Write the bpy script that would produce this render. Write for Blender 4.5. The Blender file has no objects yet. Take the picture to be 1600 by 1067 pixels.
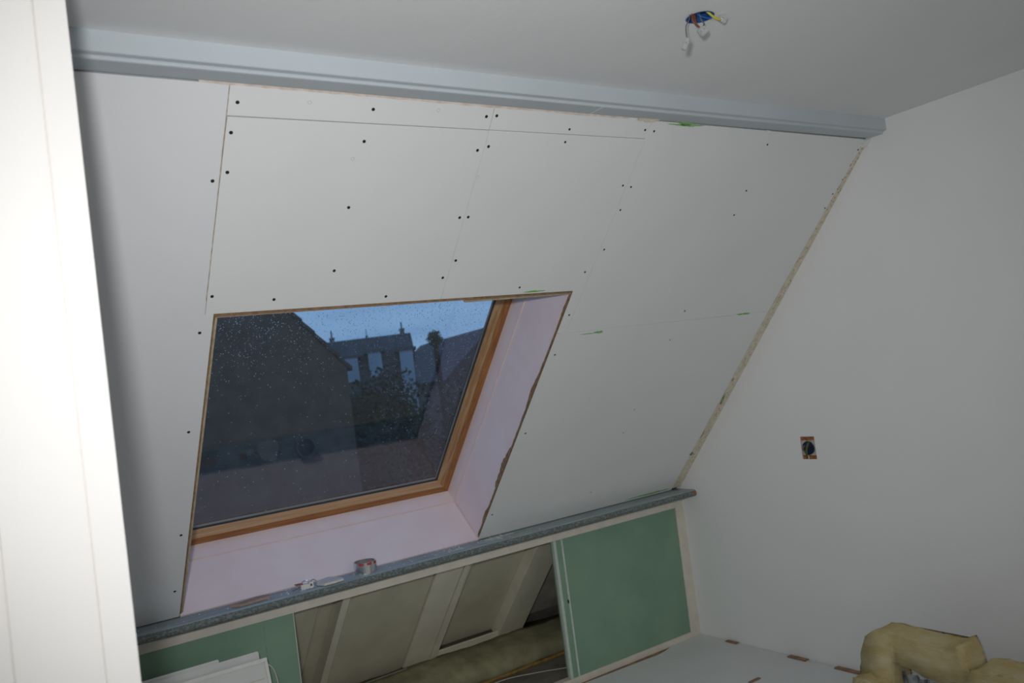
import bpy, bmesh, math, random
from mathutils import Vector, Matrix, noise

# ------------------------------------------------------------------ camera
sc = bpy.context.scene
COL = sc.collection
cd = bpy.data.cameras.new('camera')
cam = bpy.data.objects.new('camera', cd)
COL.objects.link(cam)
sc.camera = cam
F = 1318.0035
cd.sensor_width = 36.0
cd.lens = 36.0 * F / 1600.0
cd.clip_start = 0.02
cd.clip_end = 400
Xw = Vector((2722 - 800, 335 - 533.5, F)).normalized()
Yw = Vector((-86 - 800, 706 - 533.5, F)).normalized()
Zw = Xw.cross(Yw)
Rm = Matrix((Xw, Yw, Zw))                 # camera axes (x right, y down, z forward) to world axes
right = Rm @ Vector((1, 0, 0)); down = Rm @ Vector((0, 1, 0)); fwd = Rm @ Vector((0, 0, 1))
m = Matrix.Identity(4)
for i in range(3):
    m[i][0] = right[i]; m[i][1] = -down[i]; m[i][2] = -fwd[i]
m[2][3] = 1.6
cam.matrix_world = m
cd.dof.use_dof = True
cd.dof.focus_distance = 3.1
cd.dof.aperture_fstop = 4.0

# ------------------------------------------------------------------ sky (dusk)
w = bpy.data.worlds.new('dusk_sky'); sc.world = w
w.use_nodes = True
nt = w.node_tree; nt.nodes.clear()
out = nt.nodes.new('ShaderNodeOutputWorld'); bg = nt.nodes.new('ShaderNodeBackground')
tc = nt.nodes.new('ShaderNodeTexCoord'); sep = nt.nodes.new('ShaderNodeSeparateXYZ')
rp = nt.nodes.new('ShaderNodeValToRGB'); nz = nt.nodes.new('ShaderNodeTexNoise'); mx = nt.nodes.new('ShaderNodeMixRGB')
nt.links.new(tc.outputs['Generated'], sep.inputs[0]); nt.links.new(sep.outputs['Z'], rp.inputs[0])
rp.color_ramp.elements[0].position = 0.0; rp.color_ramp.elements[0].color = (.245, .43, .70, 1)
rp.color_ramp.elements[1].position = 0.5; rp.color_ramp.elements[1].color = (.13, .27, .53, 1)
mp = nt.nodes.new('ShaderNodeMapping'); mp.inputs['Scale'].default_value = (2, 2, 12)
nt.links.new(tc.outputs['Generated'], mp.inputs[0]); nt.links.new(mp.outputs[0], nz.inputs['Vector'])
nz.inputs['Scale'].default_value = 2.2
mx.blend_type = 'MULTIPLY'; mx.inputs[0].default_value = 1
r2 = nt.nodes.new('ShaderNodeValToRGB')
r2.color_ramp.elements[0].position = .35; r2.color_ramp.elements[0].color = (.8, .84, .88, 1)
r2.color_ramp.elements[1].position = .65; r2.color_ramp.elements[1].color = (1.1, 1.08, 1.05, 1)
nt.links.new(nz.outputs[0], r2.inputs[0])
nt.links.new(rp.outputs[0], mx.inputs[1]); nt.links.new(r2.outputs[0], mx.inputs[2])
nt.links.new(mx.outputs[0], bg.inputs[0]); nt.links.new(bg.outputs[0], out.inputs[0])
bg.inputs[1].default_value = 1.0

# ------------------------------------------------------------------ the camera's flash
fl = bpy.data.lights.new('camera_flash', 'SPOT')
fl.energy = 142
fl.color = (.985, .99, .985)
fl.spot_size = math.radians(90); fl.spot_blend = 1.0
fl.shadow_soft_size = 0.045
flo = bpy.data.objects.new('camera_flash', fl); COL.objects.link(flo)
flo.location = (-0.07, 0.03, 1.73)
yaw = math.radians(35.5); pit = math.radians(2)
dr = Vector((math.sin(yaw) * math.cos(pit), math.cos(yaw) * math.cos(pit), math.sin(pit)))
flo.rotation_euler = dr.to_track_quat('-Z', 'Y').to_euler()

# soft fill lamp added unseen behind the camera to lift the darker areas
dl = bpy.data.lights.new('fill_light', 'AREA'); dl.shape = 'RECTANGLE'; dl.size = 1.6; dl.size_y = 1.9
dl.energy = 8; dl.color = (1.0, .98, .95)
dlo = bpy.data.objects.new('fill_light', dl); COL.objects.link(dlo)
dlo.location = (1.7, -1.55, 1.15); dlo.rotation_euler = Vector((0, 1, 0)).to_track_quat('-Z', 'Y').to_euler()

vs = sc.view_settings
sc.display_settings.display_device = 'sRGB'
vs.view_transform = 'Standard'; vs.look = 'None'; vs.gamma = 1.0; vs.exposure = 0.0
vs.use_curve_mapping = False

# ------------------------------------------------------------------ materials
MATS = {}
def mat(name, color, rough=.7, var=0.05, scale=6.0, bump=0.0, bscale=60.0, metal=0.0, spec=.5, col2=None, stretch=None, detail=4.0, lo=.35, hi=.65):
    if name in MATS: return MATS[name]
    M = bpy.data.materials.new(name); M.use_nodes = True
    n = M.node_tree; b = n.nodes['Principled BSDF']
    t = n.nodes.new('ShaderNodeTexCoord'); mp = n.nodes.new('ShaderNodeMapping')
    n.links.new(t.outputs['Object'], mp.inputs[0])
    if stretch: mp.inputs['Scale'].default_value = stretch
    z = n.nodes.new('ShaderNodeTexNoise'); z.inputs['Scale'].default_value = scale; z.inputs['Detail'].default_value = detail
    n.links.new(mp.outputs[0], z.inputs['Vector'])
    r = n.nodes.new('ShaderNodeValToRGB')
    c2 = col2 if col2 else tuple(min(1, c * (1 - var * 2)) for c in color)
    r.color_ramp.elements[0].position = lo; r.color_ramp.elements[0].color = (*c2, 1)
    r.color_ramp.elements[1].position = hi; r.color_ramp.elements[1].color = (*color, 1)
    n.links.new(z.outputs[0], r.inputs[0]); n.links.new(r.outputs[0], b.inputs['Base Color'])
    b.inputs['Roughness'].default_value = rough; b.inputs['Metallic'].default_value = metal
    b.inputs['Specular IOR Level'].default_value = spec
    if bump > 0:
        z2 = n.nodes.new('ShaderNodeTexNoise'); z2.inputs['Scale'].default_value = bscale; z2.inputs['Detail'].default_value = 3
        n.links.new(mp.outputs[0], z2.inputs['Vector'])
        bn = n.nodes.new('ShaderNodeBump'); bn.inputs['Strength'].default_value = bump; bn.inputs['Distance'].default_value = .004
        n.links.new(z2.outputs[0], bn.inputs['Height']); n.links.new(bn.outputs[0], b.inputs['Normal'])
    MATS[name] = M
    return M

m_board = mat('plasterboard', (.76, .775, .765), .75, .012, 3.0, .12, 45)
m_wall = mat('painted_plaster', (.84, .845, .84), .8, .012, 2.0, .22, 30)
m_ceil = mat('ceiling_plaster', (.82, .825, .83), .8, .015, 2.2, .2, 35)
m_trim = mat('blue_white_gloss', (.53, .585, .62), .45, .02, 5, .15, 30)
m_pink = mat('pink_undercoat', (.86, .745, .765), .6, .03, 7, .12, 40, col2=(.84, .70, .71))
m_peach = mat('peach_filler', (.86, .70, .66), .7, .05, 12)
m_filler = mat('beige_filler', (.72, .66, .54), .8, .06, 40, .4, 60, col2=(.60, .53, .42))
m_beige = mat('cream_primer', (.70, .655, .56), .6, .04, 20, .15, 60)
m_ledge = mat('dusty_grey_paint', (.42, .48, .50), .45, .2, 5, .3, 80, col2=(.25, .31, .32), stretch=(1.2, 18, 18), detail=6)
m_nose = mat('worn_grey_paint', (.22, .255, .25), .55, .2, 95, .5, 90, col2=(.10, .125, .115), stretch=(1, 1.5, 1.5), detail=10, lo=.42, hi=.66)
m_green = mat('green_board', (.225, .355, .25), .8, .05, 4, .1, 60, col2=(.19, .315, .22))
m_gedge = mat('green_board_core', (.55, .62, .56), .8, .05, 30)
m_core = mat('roof_backing', (.10, .085, .065), .9, .2, 12)
m_joint = mat('joint_filler', (.66, .64, .59), .85, .06, 30)
m_screw = mat('black_screw', (.012, .012, .014), .5, .0, 5)
m_dent = mat('filled_screw', (.60, .60, .58), .8, .05, 60)
m_smear = mat('green_paint', (.16, .42, .09), .7, .3, 60, col2=(.30, .52, .22))
m_smeard = mat('dark_green_paint', (.06, .16, .08), .7, .3, 90, col2=(.30, .36, .28))
m_paperb = mat('brown_paper_edge', (.32, .20, .11), .85, .2, 50, col2=(.20, .12, .06))
m_lath = mat('pale_lath', (.52, .43, .30), .8, .15, 40)
m_door = mat('ivory_door_paint', (.90, .875, .85), .45, .01, 3)
m_void = mat('void_board', (.58, .555, .42), .85, .08, 5, .2, 40, col2=(.50, .475, .355))
m_voidl = mat('void_board_light', (.72, .69, .55), .8, .05, 8, .15, 40)
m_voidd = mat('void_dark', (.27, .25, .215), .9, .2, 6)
m_floor = mat('white_floor_board', (.72, .73, .73), .6, .02, 4, .06, 60)
m_sub = mat('brown_subfloor', (.38, .23, .15), .8, .2, 20)
m_foil = mat('aluminium_tape', (.72, .73, .74), .25, .05, 20, metal=1.0)
m_red = mat('red_print', (.55, .06, .07), .5, .2, 40)
m_white = mat('white_enamel', (.66, .67, .64), .45, .03, 10)
m_whiteg = mat('white_plastic', (.74, .73, .68), .4, .03, 30)
m_cbrown = mat('cardboard_brown', (.42, .30, .25), .85, .1, 30)
m_blue = mat('blue_plastic', (.012, .09, .30), .4, .2, 20)
m_wbrown = mat('brown_wire', (.16, .055, .025), .4, 0, 5)
m_wblue = mat('blue_wire', (.02, .10, .38), .4, 0, 5)
m_wgy = mat('yellow_green_wire', (.52, .47, .04), .4, .0, 5)
m_wgrey = mat('grey_wire', (.10, .11, .12), .5, 0, 5)
m_wwhite = mat('pale_cable', (.66, .64, .55), .5, 0, 5)
m_brick = mat('brick_plaster_brown', (.42, .17, .06), .9, .3, 60, .3, 60)
m_wool = mat('glass_wool', (.60, .52, .30), .95, .2, 9, .9, 70, col2=(.50, .39, .17), stretch=(1, 1, 3), detail=7)
m_woolb = mat('glass_wool_orange', (.42, .26, .07), .95, .2, 30, .8, 70)
m_batt = mat('dusty_olive_batt', (.36, .335, .20), .9, .1, 9, .5, 30, col2=(.22, .21, .125))
m_gasket = mat('dark_gasket', (.03, .035, .04), .5, 0, 5)

def wood(name, c1, c2, stretch, rough=.45):
    if name in MATS: return MATS[name]
    M = bpy.data.materials.new(name); M.use_nodes = True
    n = M.node_tree; b = n.nodes['Principled BSDF']
    t = n.nodes.new('ShaderNodeTexCoord'); mp = n.nodes.new('ShaderNodeMapping'); mp.inputs['Scale'].default_value = stretch
    z = n.nodes.new('ShaderNodeTexNoise'); z.inputs['Scale'].default_value = 3; z.inputs['Detail'].default_value = 6; z.inputs['Distortion'].default_value = .6
    r = n.nodes.new('ShaderNodeValToRGB')
    r.color_ramp.elements[0].position = .38; r.color_ramp.elements[0].color = (*c2, 1)
    r.color_ramp.elements[1].position = .6; r.color_ramp.elements[1].color = (*c1, 1)
    n.links.new(t.outputs['Object'], mp.inputs[0]); n.links.new(mp.outputs[0], z.inputs['Vector'])
    n.links.new(z.outputs[0], r.inputs[0]); n.links.new(r.outputs[0], b.inputs['Base Color'])
    b.inputs['Roughness'].default_value = rough
    MATS[name] = M
    return M
m_wl_h = wood('pine_light_h', (.52, .33, .19), (.42, .25, .13), (1.5, 40, 40))
m_wl_v = wood('pine_light_v', (.46, .29, .15), (.33, .17, .07), (40, 2.2, 2.2))
m_wd_h = wood('pine_dark_h', (.38, .165, .05), (.26, .10, .03), (1.5, 40, 40))
m_wd_v = wood('pine_dark_v', (.38, .165, .05), (.26, .10, .03), (40, 2.2, 2.2))

def glass_mat(name, ior, tint=(1, 1, 1)):
    M = bpy.data.materials.new(name); M.use_nodes = True
    n = M.node_tree; n.nodes.clear()
    o = n.nodes.new('ShaderNodeOutputMaterial'); mi = n.nodes.new('ShaderNodeMixShader')
    tr = n.nodes.new('ShaderNodeBsdfTransparent'); gl = n.nodes.new('ShaderNodeBsdfGlossy'); fr = n.nodes.new('ShaderNodeFresnel')
    tr.inputs[0].default_value = (*tint, 1); gl.inputs['Roughness'].default_value = .02; 
    ge = n.nodes.new('ShaderNodeNewGeometry'); mr = n.nodes.new('ShaderNodeMapRange')   # same reflectance on both faces of the thin pane
    mr.inputs['To Min'].default_value = ior; mr.inputs['To Max'].default_value = 1/ior
    n.links.new(ge.outputs['Backfacing'], mr.inputs['Value']); n.links.new(mr.outputs[0], fr.inputs[0])
    n.links.new(fr.outputs[0], mi.inputs[0]); n.links.new(tr.outputs[0], mi.inputs[1]); n.links.new(gl.outputs[0], mi.inputs[2])
    n.links.new(mi.outputs[0], o.inputs[0])
    return M
m_glass = glass_mat('window_glass', 1.75, (.93, .95, .96))
m_clear = mat('clear_plastic', (.36, .37, .37), .15, .05, 30)
def drop_mat():
    M = bpy.data.materials.new('rain_water'); M.use_nodes = True
    n = M.node_tree; n.nodes.clear()
    o = n.nodes.new('ShaderNodeOutputMaterial'); g = n.nodes.new('ShaderNodeBsdfTranslucent'); t = n.nodes.new('ShaderNodeBsdfTransparent')
    mi = n.nodes.new('ShaderNodeMixShader'); mi.inputs[0].default_value = .75; g.inputs[0].default_value = (.9, .93, .95, 1)
    n.links.new(t.outputs[0], mi.inputs[1]); n.links.new(g.outputs[0], mi.inputs[2]); n.links.new(mi.outputs[0], o.inputs[0])
    return M
m_drop = drop_mat()

# ------------------------------------------------------------------ mesh helpers
def link(name, bm, material, parent=None, origin=None, smooth=False, mats=None):
    me = bpy.data.meshes.new(name)
    bmesh.ops.recalc_face_normals(bm, faces=bm.faces[:])
    base = Vector(origin) if origin is not None else Vector((0, 0, 0))
    if base.length: bmesh.ops.translate(bm, verts=bm.verts[:], vec=-base)
    bm.to_mesh(me); bm.free()
    for p in me.polygons: p.use_smooth = smooth
    for mm in (mats or [material]): me.materials.append(mm)
    o = bpy.data.objects.new(name, me); COL.objects.link(o)
    if parent is not None:
        o.parent = parent
        pw = Vector((0, 0, 0)); q = parent
        while q is not None: pw += q.location; q = q.parent
        o.location = base - pw
    else:
        o.location = base
    return o
def struct(o, label=None):
    o['kind'] = 'structure'
    if label: o['label'] = label
    return o
def tag(o, label, cat, group=None):
    o['label'] = label; o['category'] = cat
    if group: o['group'] = group
    return o
def empty(name, loc):
    o = bpy.data.objects.new(name, None); COL.objects.link(o); o.location = loc; o.empty_display_size = .05
    return o
def box(bm, a, b, M=None):
    x0, y0, z0 = a; x1, y1, z1 = b
    vs_ = [Vector(p) for p in ((x0,y0,z0),(x1,y0,z0),(x1,y1,z0),(x0,y1,z0),(x0,y0,z1),(x1,y0,z1),(x1,y1,z1),(x0,y1,z1))]
    if M is not None: vs_ = [M @ v for v in vs_]
    v = [bm.verts.new(p) for p in vs_]
    for f in ((0,1,2,3),(4,5,6,7),(0,1,5,4),(1,2,6,5),(2,3,7,6),(3,0,4,7)): bm.faces.new([v[i] for i in f])
    return v
def BX(a, b, bev=0.0, M=None):
    bm = bmesh.new(); box(bm, a, b, M)
    if bev > 0: bmesh.ops.bevel(bm, geom=bm.edges[:], offset=bev, segments=2, affect='EDGES')
    return bm
def prism(bm, poly, fn, d0, d1):
    """poly of (a, b); fn(a, b, d) gives the point"""
    A = [bm.verts.new(fn(a, b, d0)) for a, b in poly]; B = [bm.verts.new(fn(a, b, d1)) for a, b in poly]
    bm.faces.new(A); bm.faces.new(B[::-1])
    k = len(poly)
    for i in range(k): bm.faces.new((A[i], A[(i+1) % k], B[(i+1) % k], B[i]))
def tube(bm, pts, r, seg=6):
    pts = [Vector(p) for p in pts]; rings = []
    for i, p in enumerate(pts):
        t = (pts[min(i+1, len(pts)-1)] - pts[max(i-1, 0)]).normalized()
        u = t.cross(Vector((.3, .2, 1))).normalized(); v = t.cross(u)
        rings.append([bm.verts.new(p + (u * math.cos(2*math.pi*k/seg) + v * math.sin(2*math.pi*k/seg)) * r) for k in range(seg)])
    for a, b in zip(rings, rings[1:]):
        for k in range(seg): bm.faces.new((a[k], a[(k+1) % seg], b[(k+1) % seg], b[k]))
    bm.faces.new(rings[0]); bm.faces.new(rings[-1][::-1])
def smooth_path(pts, n=6):
    pts = [Vector(p) for p in pts]; out = []
    for i in range(len(pts) - 1):
        p0 = pts[max(i-1, 0)]; p1 = pts[i]; p2 = pts[i+1]; p3 = pts[min(i+2, len(pts)-1)]
        for k in range(n):
            t = k / n
            out.append(.5 * ((2*p1) + (p2-p0)*t + (2*p0-5*p1+4*p2-p3)*t*t + (-p0+3*p1-3*p2+p3)*t**3))
    out.append(pts[-1]); return out

# slope frame: u along the room, v up the slope, d outward through the roof
SY, SZ, NY, NZ = -.678432, .734663, .734663, .678432
def SP(u, v, d): return Vector((u, 3.591 + SY*v + NY*d, .827 + SZ*v + NZ*d))
def slab(poly, d0, d1):
    bm = bmesh.new(); prism(bm, poly, SP, d0, d1); return bm

XL, XR, YB, YK, H = -.35, 3.474, -1.6, 3.572, 2.5
# ------------------------------------------------------------------ room shell
struct(link('floor', BX((XL-.1, YB-.1, -.12), (XR+.1, YK+.03, -.006)), m_sub))
fo = bpy.data.objects['floor']
# white floor boards laid on it, their last course stops short of the knee wall so the brown subfloor shows
def fboard(poly):
    bm = bmesh.new(); prism(bm, poly, lambda a, b, d: Vector((a, b, d)), -.008, 0.0)
    bmesh.ops.bevel(bm, geom=[e for e in bm.edges if abs(e.verts[0].co.z) < 1e-5 and abs(e.verts[1].co.z) < 1e-5], offset=.0015, segments=1, affect='EDGES')
    link('floor_board', bm, m_floor, fo)
fboard([(XL, 2.872), (3.09, 2.872), (3.09, 3.53), (2.60, 3.545), (XL, 3.56)])
fboard([(3.093, 2.872), (XR-.004, 2.872), (XR-.006, 3.568), (3.25, 3.572), (3.15, 3.535), (3.093, 3.53)])
for y0, y1, xs in ((2.17, 2.869, (XL, .9, 2.3, XR-.006)), (1.47, 2.167, (XL, 1.6, 3.0, XR-.006)), (.77, 1.467, (XL, .9, 2.3, XR-.006)), (.07, .767, (XL, 1.6, 3.0, XR-.006)), (YB, .067, (XL, .9, 2.3, XR-.006))):
    for a, b in zip(xs, xs[1:]): fboard([(a, y0), (b-.003, y0), (b-.003, y1), (a, y1)])

# ceiling with a round hole where the lamp wires come through
HC = (1.783, 1.510); HR = .036
bm = bmesh.new()
N = 16
def ceil_part(z):
    ring = [bm.verts.new((HC[0] + HR*math.cos(2*math.pi*k/N), HC[1] + HR*math.sin(2*math.pi*k/N), z)) for k in range(N)]
    big = [bm.verts.new(p) for p in ((XR+.1, 2.3, z), (XL-.1, 2.3, z), (XL-.1, YB-.1, z), (XR+.1, YB-.1, z))]
    q = N // 4
    for s in range(4):   # quadrant s spans ring s*q..(s+1)*q, between corner at 45deg
        c = big[s]
        for k in range(q): bm.faces.new((ring[(s*q+k)], ring[(s*q+k+1) % N], c))
        bm.faces.new((ring[((s+1)*q) % N], big[(s+1) % 4], c))
    return ring, big
r_, b_ = ceil_part(H)
r2_, b2_ = ceil_part(H + .06)
for k in range(N): bm.faces.new((r_[k], r_[(k+1) % N], r2_[(k+1) % N], r2_[k]))
for k in range(4): bm.faces.new((b_[k], b_[(k+1) % 4], b2_[(k+1) % 4], b2_[k]))
struct(link('ceiling', bm, m_ceil))

# right wall with the sawn rectangular socket hole
hy0, hy1, hz0, hz1 = 2.617, 2.700, 1.011, 1.122
bm = bmesh.new()
box(bm, (XR, YB-.1, -.12), (XR+.1, hy0, 2.56)); box(bm, (XR, hy1, -.12), (XR+.1, 4.75, 2.56))
box(bm, (XR, hy0, -.12), (XR+.1, hy1, hz0)); box(bm, (XR, hy0, hz1), (XR+.1, hy1, 2.56))
struct(link('wall_right', bm, m_wall))
struct(link('wall_left', BX((XL-.1, YB-.1, -.12), (XL, 4.75, 2.56)), m_wall))
struct(link('wall_behind', BX((XL-.1, YB-.1, -.12), (XR+.1, YB, 2.56)), m_wall))

# ------------------------------------------------------------------ sloping wall with its window opening
WU0, WU1, WV0, WV1 = .705, 2.092, .024, 1.468
bm = bmesh.new()
for poly in ([(XL-.1, -.02), (WU0-.02, -.02), (WU0-.02, 2.35), (XL-.1, 2.35)], [(WU1+.02, -.02), (XR+.1, -.02), (XR+.1, 2.35), (WU1+.02, 2.35)],
             [(WU0-.02, WV1+.02), (WU1+.02, WV1+.02), (WU1+.02, 2.35), (WU0-.02, 2.35)], [(WU0-.02, -.10), (WU1+.02, -.10), (WU1+.02, WV0-.012), (WU0-.02, WV0-.012)]):
    prism(bm, poly, SP, .016, .36)
wb = struct(link('wall_sloping', bm, m_core))
def board(poly, joint_grey=True, c=m_board, label=None):
    bm = slab(poly, 0.0, .0125)
    es = [e for e in bm.edges if all(abs((v.co - SP(0, 0, 0)).dot(Vector((0, NY, NZ)))) < 1e-4 for v in e.verts)]
    bmesh.ops.bevel(bm, geom=es, offset=.0006, segments=1, affect='EDGES')
    o = link('plasterboard', bm, c, wb)
    if label: o['label'] = label
    return o
VT = 2.195
m_board_l = mat('plasterboard_cool', (.745, .755, .765), .75, .012, 3.0, .12, 45)
B = {}
B['left'] = board([(XL, .0145), (.703, .0145), (.703, WV1), (.676, WV1+.002), (.6765, 2.1875), (XL, 2.1865)], c=m_board_l)
B['s1'] = board([(.6785, 2.104), (1.4925, 2.113), (1.489, VT), (.676, VT)])
B['m1'] = board([(.678, WV1+.001), (1.4915, WV1+.001), (1.4925, 2.1105), (.680, 2.1005)])
B['s2'] = board([(1.4945, 2.1135), (2.1605, 2.1195), (2.161, VT), (1.4915, VT)])
B['m2'] = board([(1.4932, WV1+.001), (2.093, WV1+.001), (2.093, 1.258), (2.140, 1.256), (2.1595, 2.1175), (1.4942, 2.1115)])
B['c'] = board([(2.1415, 1.256), (3.418, 1.264), (3.452, 2.186), (2.163, 2.188)])
B['d'] = board([(2.094, .0145), (3.408, .0145), (3.418, 1.2625), (2.094, 1.2545)])
# backing behind the joints, pale joint filler
struct_b = link('joint_backing', slab([(WU1+.001, .03), (XR, .03), (XR, 2.17), (WU1+.001, 2.17)], .013, .0158), m_joint, wb)
link('joint_backing', slab([(XL, WV1+.001), (WU1, WV1+.001), (WU1, 2.17), (XL, 2.17)], .013, .0158), m_joint, wb)
# hairline filler smoothed into the upright joints
for (u0, v0, u1, v1) in ((.6765, WV1+.05, .6775, 2.19), (1.4925, WV1+.01, 1.4933, 2.10), (2.141, 1.27, 2.161, 2.11)):
    random.seed(int(u0*100))
    n = 40; L = []; Rr = []
    for i in range(n + 1):
        t = i / n; u = u0 + (u1-u0)*t; v = v0 + (v1-v0)*t
        wd = .0009 if u0 < 1 else .0018; L.append((u - wd - random.random()*wd, v)); Rr.append((u + wd + random.random()*wd, v))
    bm = bmesh.new(); prism(bm, L + Rr[::-1], SP, -.0004, .001)
    link('joint_filler', bm, mat('joint_filler_pale', (.725, .735, .72), .8, .03, 30) if u0 > 1 else mat('joint_filler_tan', (.56, .47, .38), .85, .2, 50), wb)
random.seed(31); n = 60; L = []; Rr = []
for i in range(n + 1):
    u = .60 + (2.05-.60)*i/n; L.append((u, 2.1885 - .003*random.random())); Rr.append((u, 2.196))
link('filler_line', slab(L + Rr[::-1], -.0008, .002), mat('pale_tan_filler', (.76, .67, .60), .8, .1, 40, col2=(.62, .50, .42)), wb)
# screws
screws = [(0.702,2.142),(1.086,2.151),(1.469,2.156),(1.506,2.161),(0.694,2.057),(1.078,2.052),(1.471,2.042),(1.508,2.057),(1.807,2.134),(1.807,2.088),(2.143,2.152),(2.188,2.15),(0.659,1.914),(0.696,1.941),(1.071,1.835),(1.475,1.799),(1.508,1.801),(1.508,1.63),(1.475,1.561),(1.065,1.608),(0.692,1.534),(0.883,1.51),(1.271,1.496),(1.824,1.5),(0.667,1.402),(0.665,0.997),(0.676,0.494),(0.675,0.179),(2.14,1.932),(2.183,1.927),(2.175,1.83),(2.172,1.656),(2.831,1.923),(2.827,1.808),(3.427,1.917),(3.426,1.844),(3.438,2.136),(2.826,2.13),(2.118,1.555),(2.803,1.315),(2.122,1.349),(2.128,1.145),(2.134,0.703),(2.123,0.182),(2.74,0.172),(2.796,1.153),(2.776,0.732),(2.775,0.581)]
def which(u, v):
    if u < (.677 if v > WV1 else .705): return 'left'
    if v > 2.108 + .009*(u-.68): return 's1' if u < 1.493 else ('s2' if u < 2.162 else 'c')
    if v > 1.258: return 'm1' if u < 1.493 else ('m2' if u < 2.141 + .0225*(v-1.256) else 'c')
    return 'd'
for i, (u, v) in enumerate(screws):
    rr = .0052 if u < 1.6 else .0043
    if u > 2.7 and v < 1.2: rr = .0030
    bm = bmesh.new()
    prism(bm, [(u + rr*math.cos(k*math.pi/5), v + rr*math.sin(k*math.pi/5)) for k in range(10)], SP, -.0007, .004)
    link('screw', bm, m_screw, B[which(u, v)], origin=SP(u, v, 0))
for (u, v) in ((.896, 2.157), (1.296, 2.164), (1.053, 1.996), (1.499, 1.95)):
    bm = bmesh.new(); ro, ri = .0062, .0042
    A = [[bm.verts.new(SP(u + r*math.cos(k*math.pi/6), v + r*math.sin(k*math.pi/6), d)) for k in range(12)] for r, d in ((ro, .0005), (ro*.85, -.0008), (ri, -.0008), (ri*.85, .0005))]
    for a, b in zip(A, A[1:]):
        for k in range(12): bm.faces.new((a[k], a[(k+1) % 12], b[(k+1) % 12], b[k]))
    link('filled_screw_hole', bm, m_dent, B[which(u, v)], origin=SP(u, v, 0))
# green marking paint and filler lumps on the boards
def blob(name, cu, cv, lu, lv, ang, material, seed, th=.0008, parent=None, n=22):
    random.seed(seed); poly = []
    for k in range(n):
        a = 2*math.pi*k/n; r = 1 + random.uniform(-.28, .28)
        x = lu*math.cos(a)*r; y = lv*math.sin(a)*r
        poly.append((cu + x*math.cos(ang) - y*math.sin(ang), cv + x*math.sin(ang) + y*math.cos(ang)))
    bm = bmesh.new(); prism(bm, poly, SP, -th, .001)
    return link(name, bm, material, parent or wb)
blob('paint_smear', 2.334, 2.183, .085, .0045, .02, m_smear, 1)
blob('paint_smear', 2.332, 2.188, .03, .0085, .02, m_smear, 2)
blob('paint_smear', 2.325, 1.2445, .024, .0065, .0, m_smear, 3)
blob('paint_smear', 2.27, 1.241, .05, .0018, .02, m_smear, 4)
blob('paint_smear', 3.23, 1.264, .045, .005, .0, m_smear, 5)
blob('paint_smear', 1.90, 1.478, .045, .004, .02, m_smear, 6)
blob('paint_smear', 3.22, .0335, .17, .006, .0, m_smear, 7)
blob('paint_smear', 3.428, .69, .008, .038, .12, m_smeard, 8, .003)
blob('paint_smear', 3.418, .44, .004, .028, .0, mat('pinkish_stain', (.50, .33, .30), .8, .2, 60), 9, .003)
blob('paint_smear', 3.414, .30, .010, .013, .2, m_smeard, 10, .003)
blob('paint_smear', 3.424, .83, .006, .010, .2, m_smeard, 14, .003)
blob('filler_lump', 2.135, 2.192, .055, .008, .0, m_filler, 11, .004)
blob('filler_lump', 2.80, 2.185, .02, .006, .0, m_board, 12, .006)
blob('filler_lump', 3.455, 2.175, .025, .02, .3, m_board, 13, .012)
# beige filler strip between the boards and the right wall, with pits
random.seed(4)
n = 60; L = []; Rr = []
for i in range(n + 1):
    t = i / n; v = .03 + t*(2.17 - .03)
    L.append((3.409 + .010*min(1, t*1.6) + .033*max(0, t-.55)/.45 + random.uniform(-.001, .001) + .0005, v)); Rr.append((XR, v))
bm = slab(L + Rr[::-1], -.0015, .006)
link('filler_strip', bm, m_filler, wb)
bm = bmesh.new()
for k in range(120):
    v = random.uniform(.1, 2.15); u = 3.45 + .010*max(0, v-1.2) + random.uniform(-.018, .010); r = random.uniform(.0010, .0024)
    prism(bm, [(u + r*math.cos(a*math.pi/3), v + r*1.6*math.sin(a*math.pi/3)) for a in range(6)], SP, -.0022, .001)
o = link('filler_pits', bm, mat('pit_brown', (.26, .22, .16), .9, .2, 40), wb); o['kind'] = 'stuff'

# window reveal
RD = .25
def rev(name, fn_poly, material=m_pink, parent=wb):
    bm = bmesh.new(); fn_poly(bm); return link(name, bm, material, parent)
def ringbox(bm, u0, u1, v0, v1, d0, d1):
    prism(bm, [(u0, v0), (u1, v0), (u1, v1), (u0, v1)], SP, d0, d1)
rv = wb
for nm, args, mt in (
    ('reveal_panel', (WU1, WU1+.018, WV0-.01, WV1+.015, .0130, RD-.002), m_pink),
    ('reveal_panel', (WU0-.018, WU0, WV0-.01, WV1+.015, .0130, RD-.002), m_pink),
    ('reveal_panel', (WU0, WU1, WV0-.011, WV0, -.004, RD-.002), m_pink),
    ('reveal_panel', (WU0, WU1, WV1, WV1+.015, .0130, RD-.002), m_pink),
    ('reveal_liner', (WU1-.003, WU1+.018, WV0-.01, WV1+.015, RD+.002, .335), m_pink),
    ('reveal_liner', (WU0-.018, WU0+.003, WV0-.01, WV1+.015, RD+.002, .335), m_pink),
    ('reveal_liner', (WU0, WU1-.003, WV0-.011, WV0+.003, RD+.002, .335), m_pink),
    ('reveal_liner', (WU0, WU1-.003, WV1-.003, WV1+.015, RD+.002, .335), m_pink),
    ('reveal_bead', (WU1-.0045, WU1+.018, WV0+.002, WV1, RD-.003, RD+.0035), m_peach),
    ('reveal_bead', (WU0, WU1-.003, WV0-.001, WV0+.0045, RD-.003, RD+.0035), m_peach)):
    bm = bmesh.new(); ringbox(bm, *args)
    bmesh.ops.bevel(bm, geom=bm.edges[:], offset=.0012, segments=2, affect='EDGES')
    link(nm, bm, mt, rv)
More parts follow.
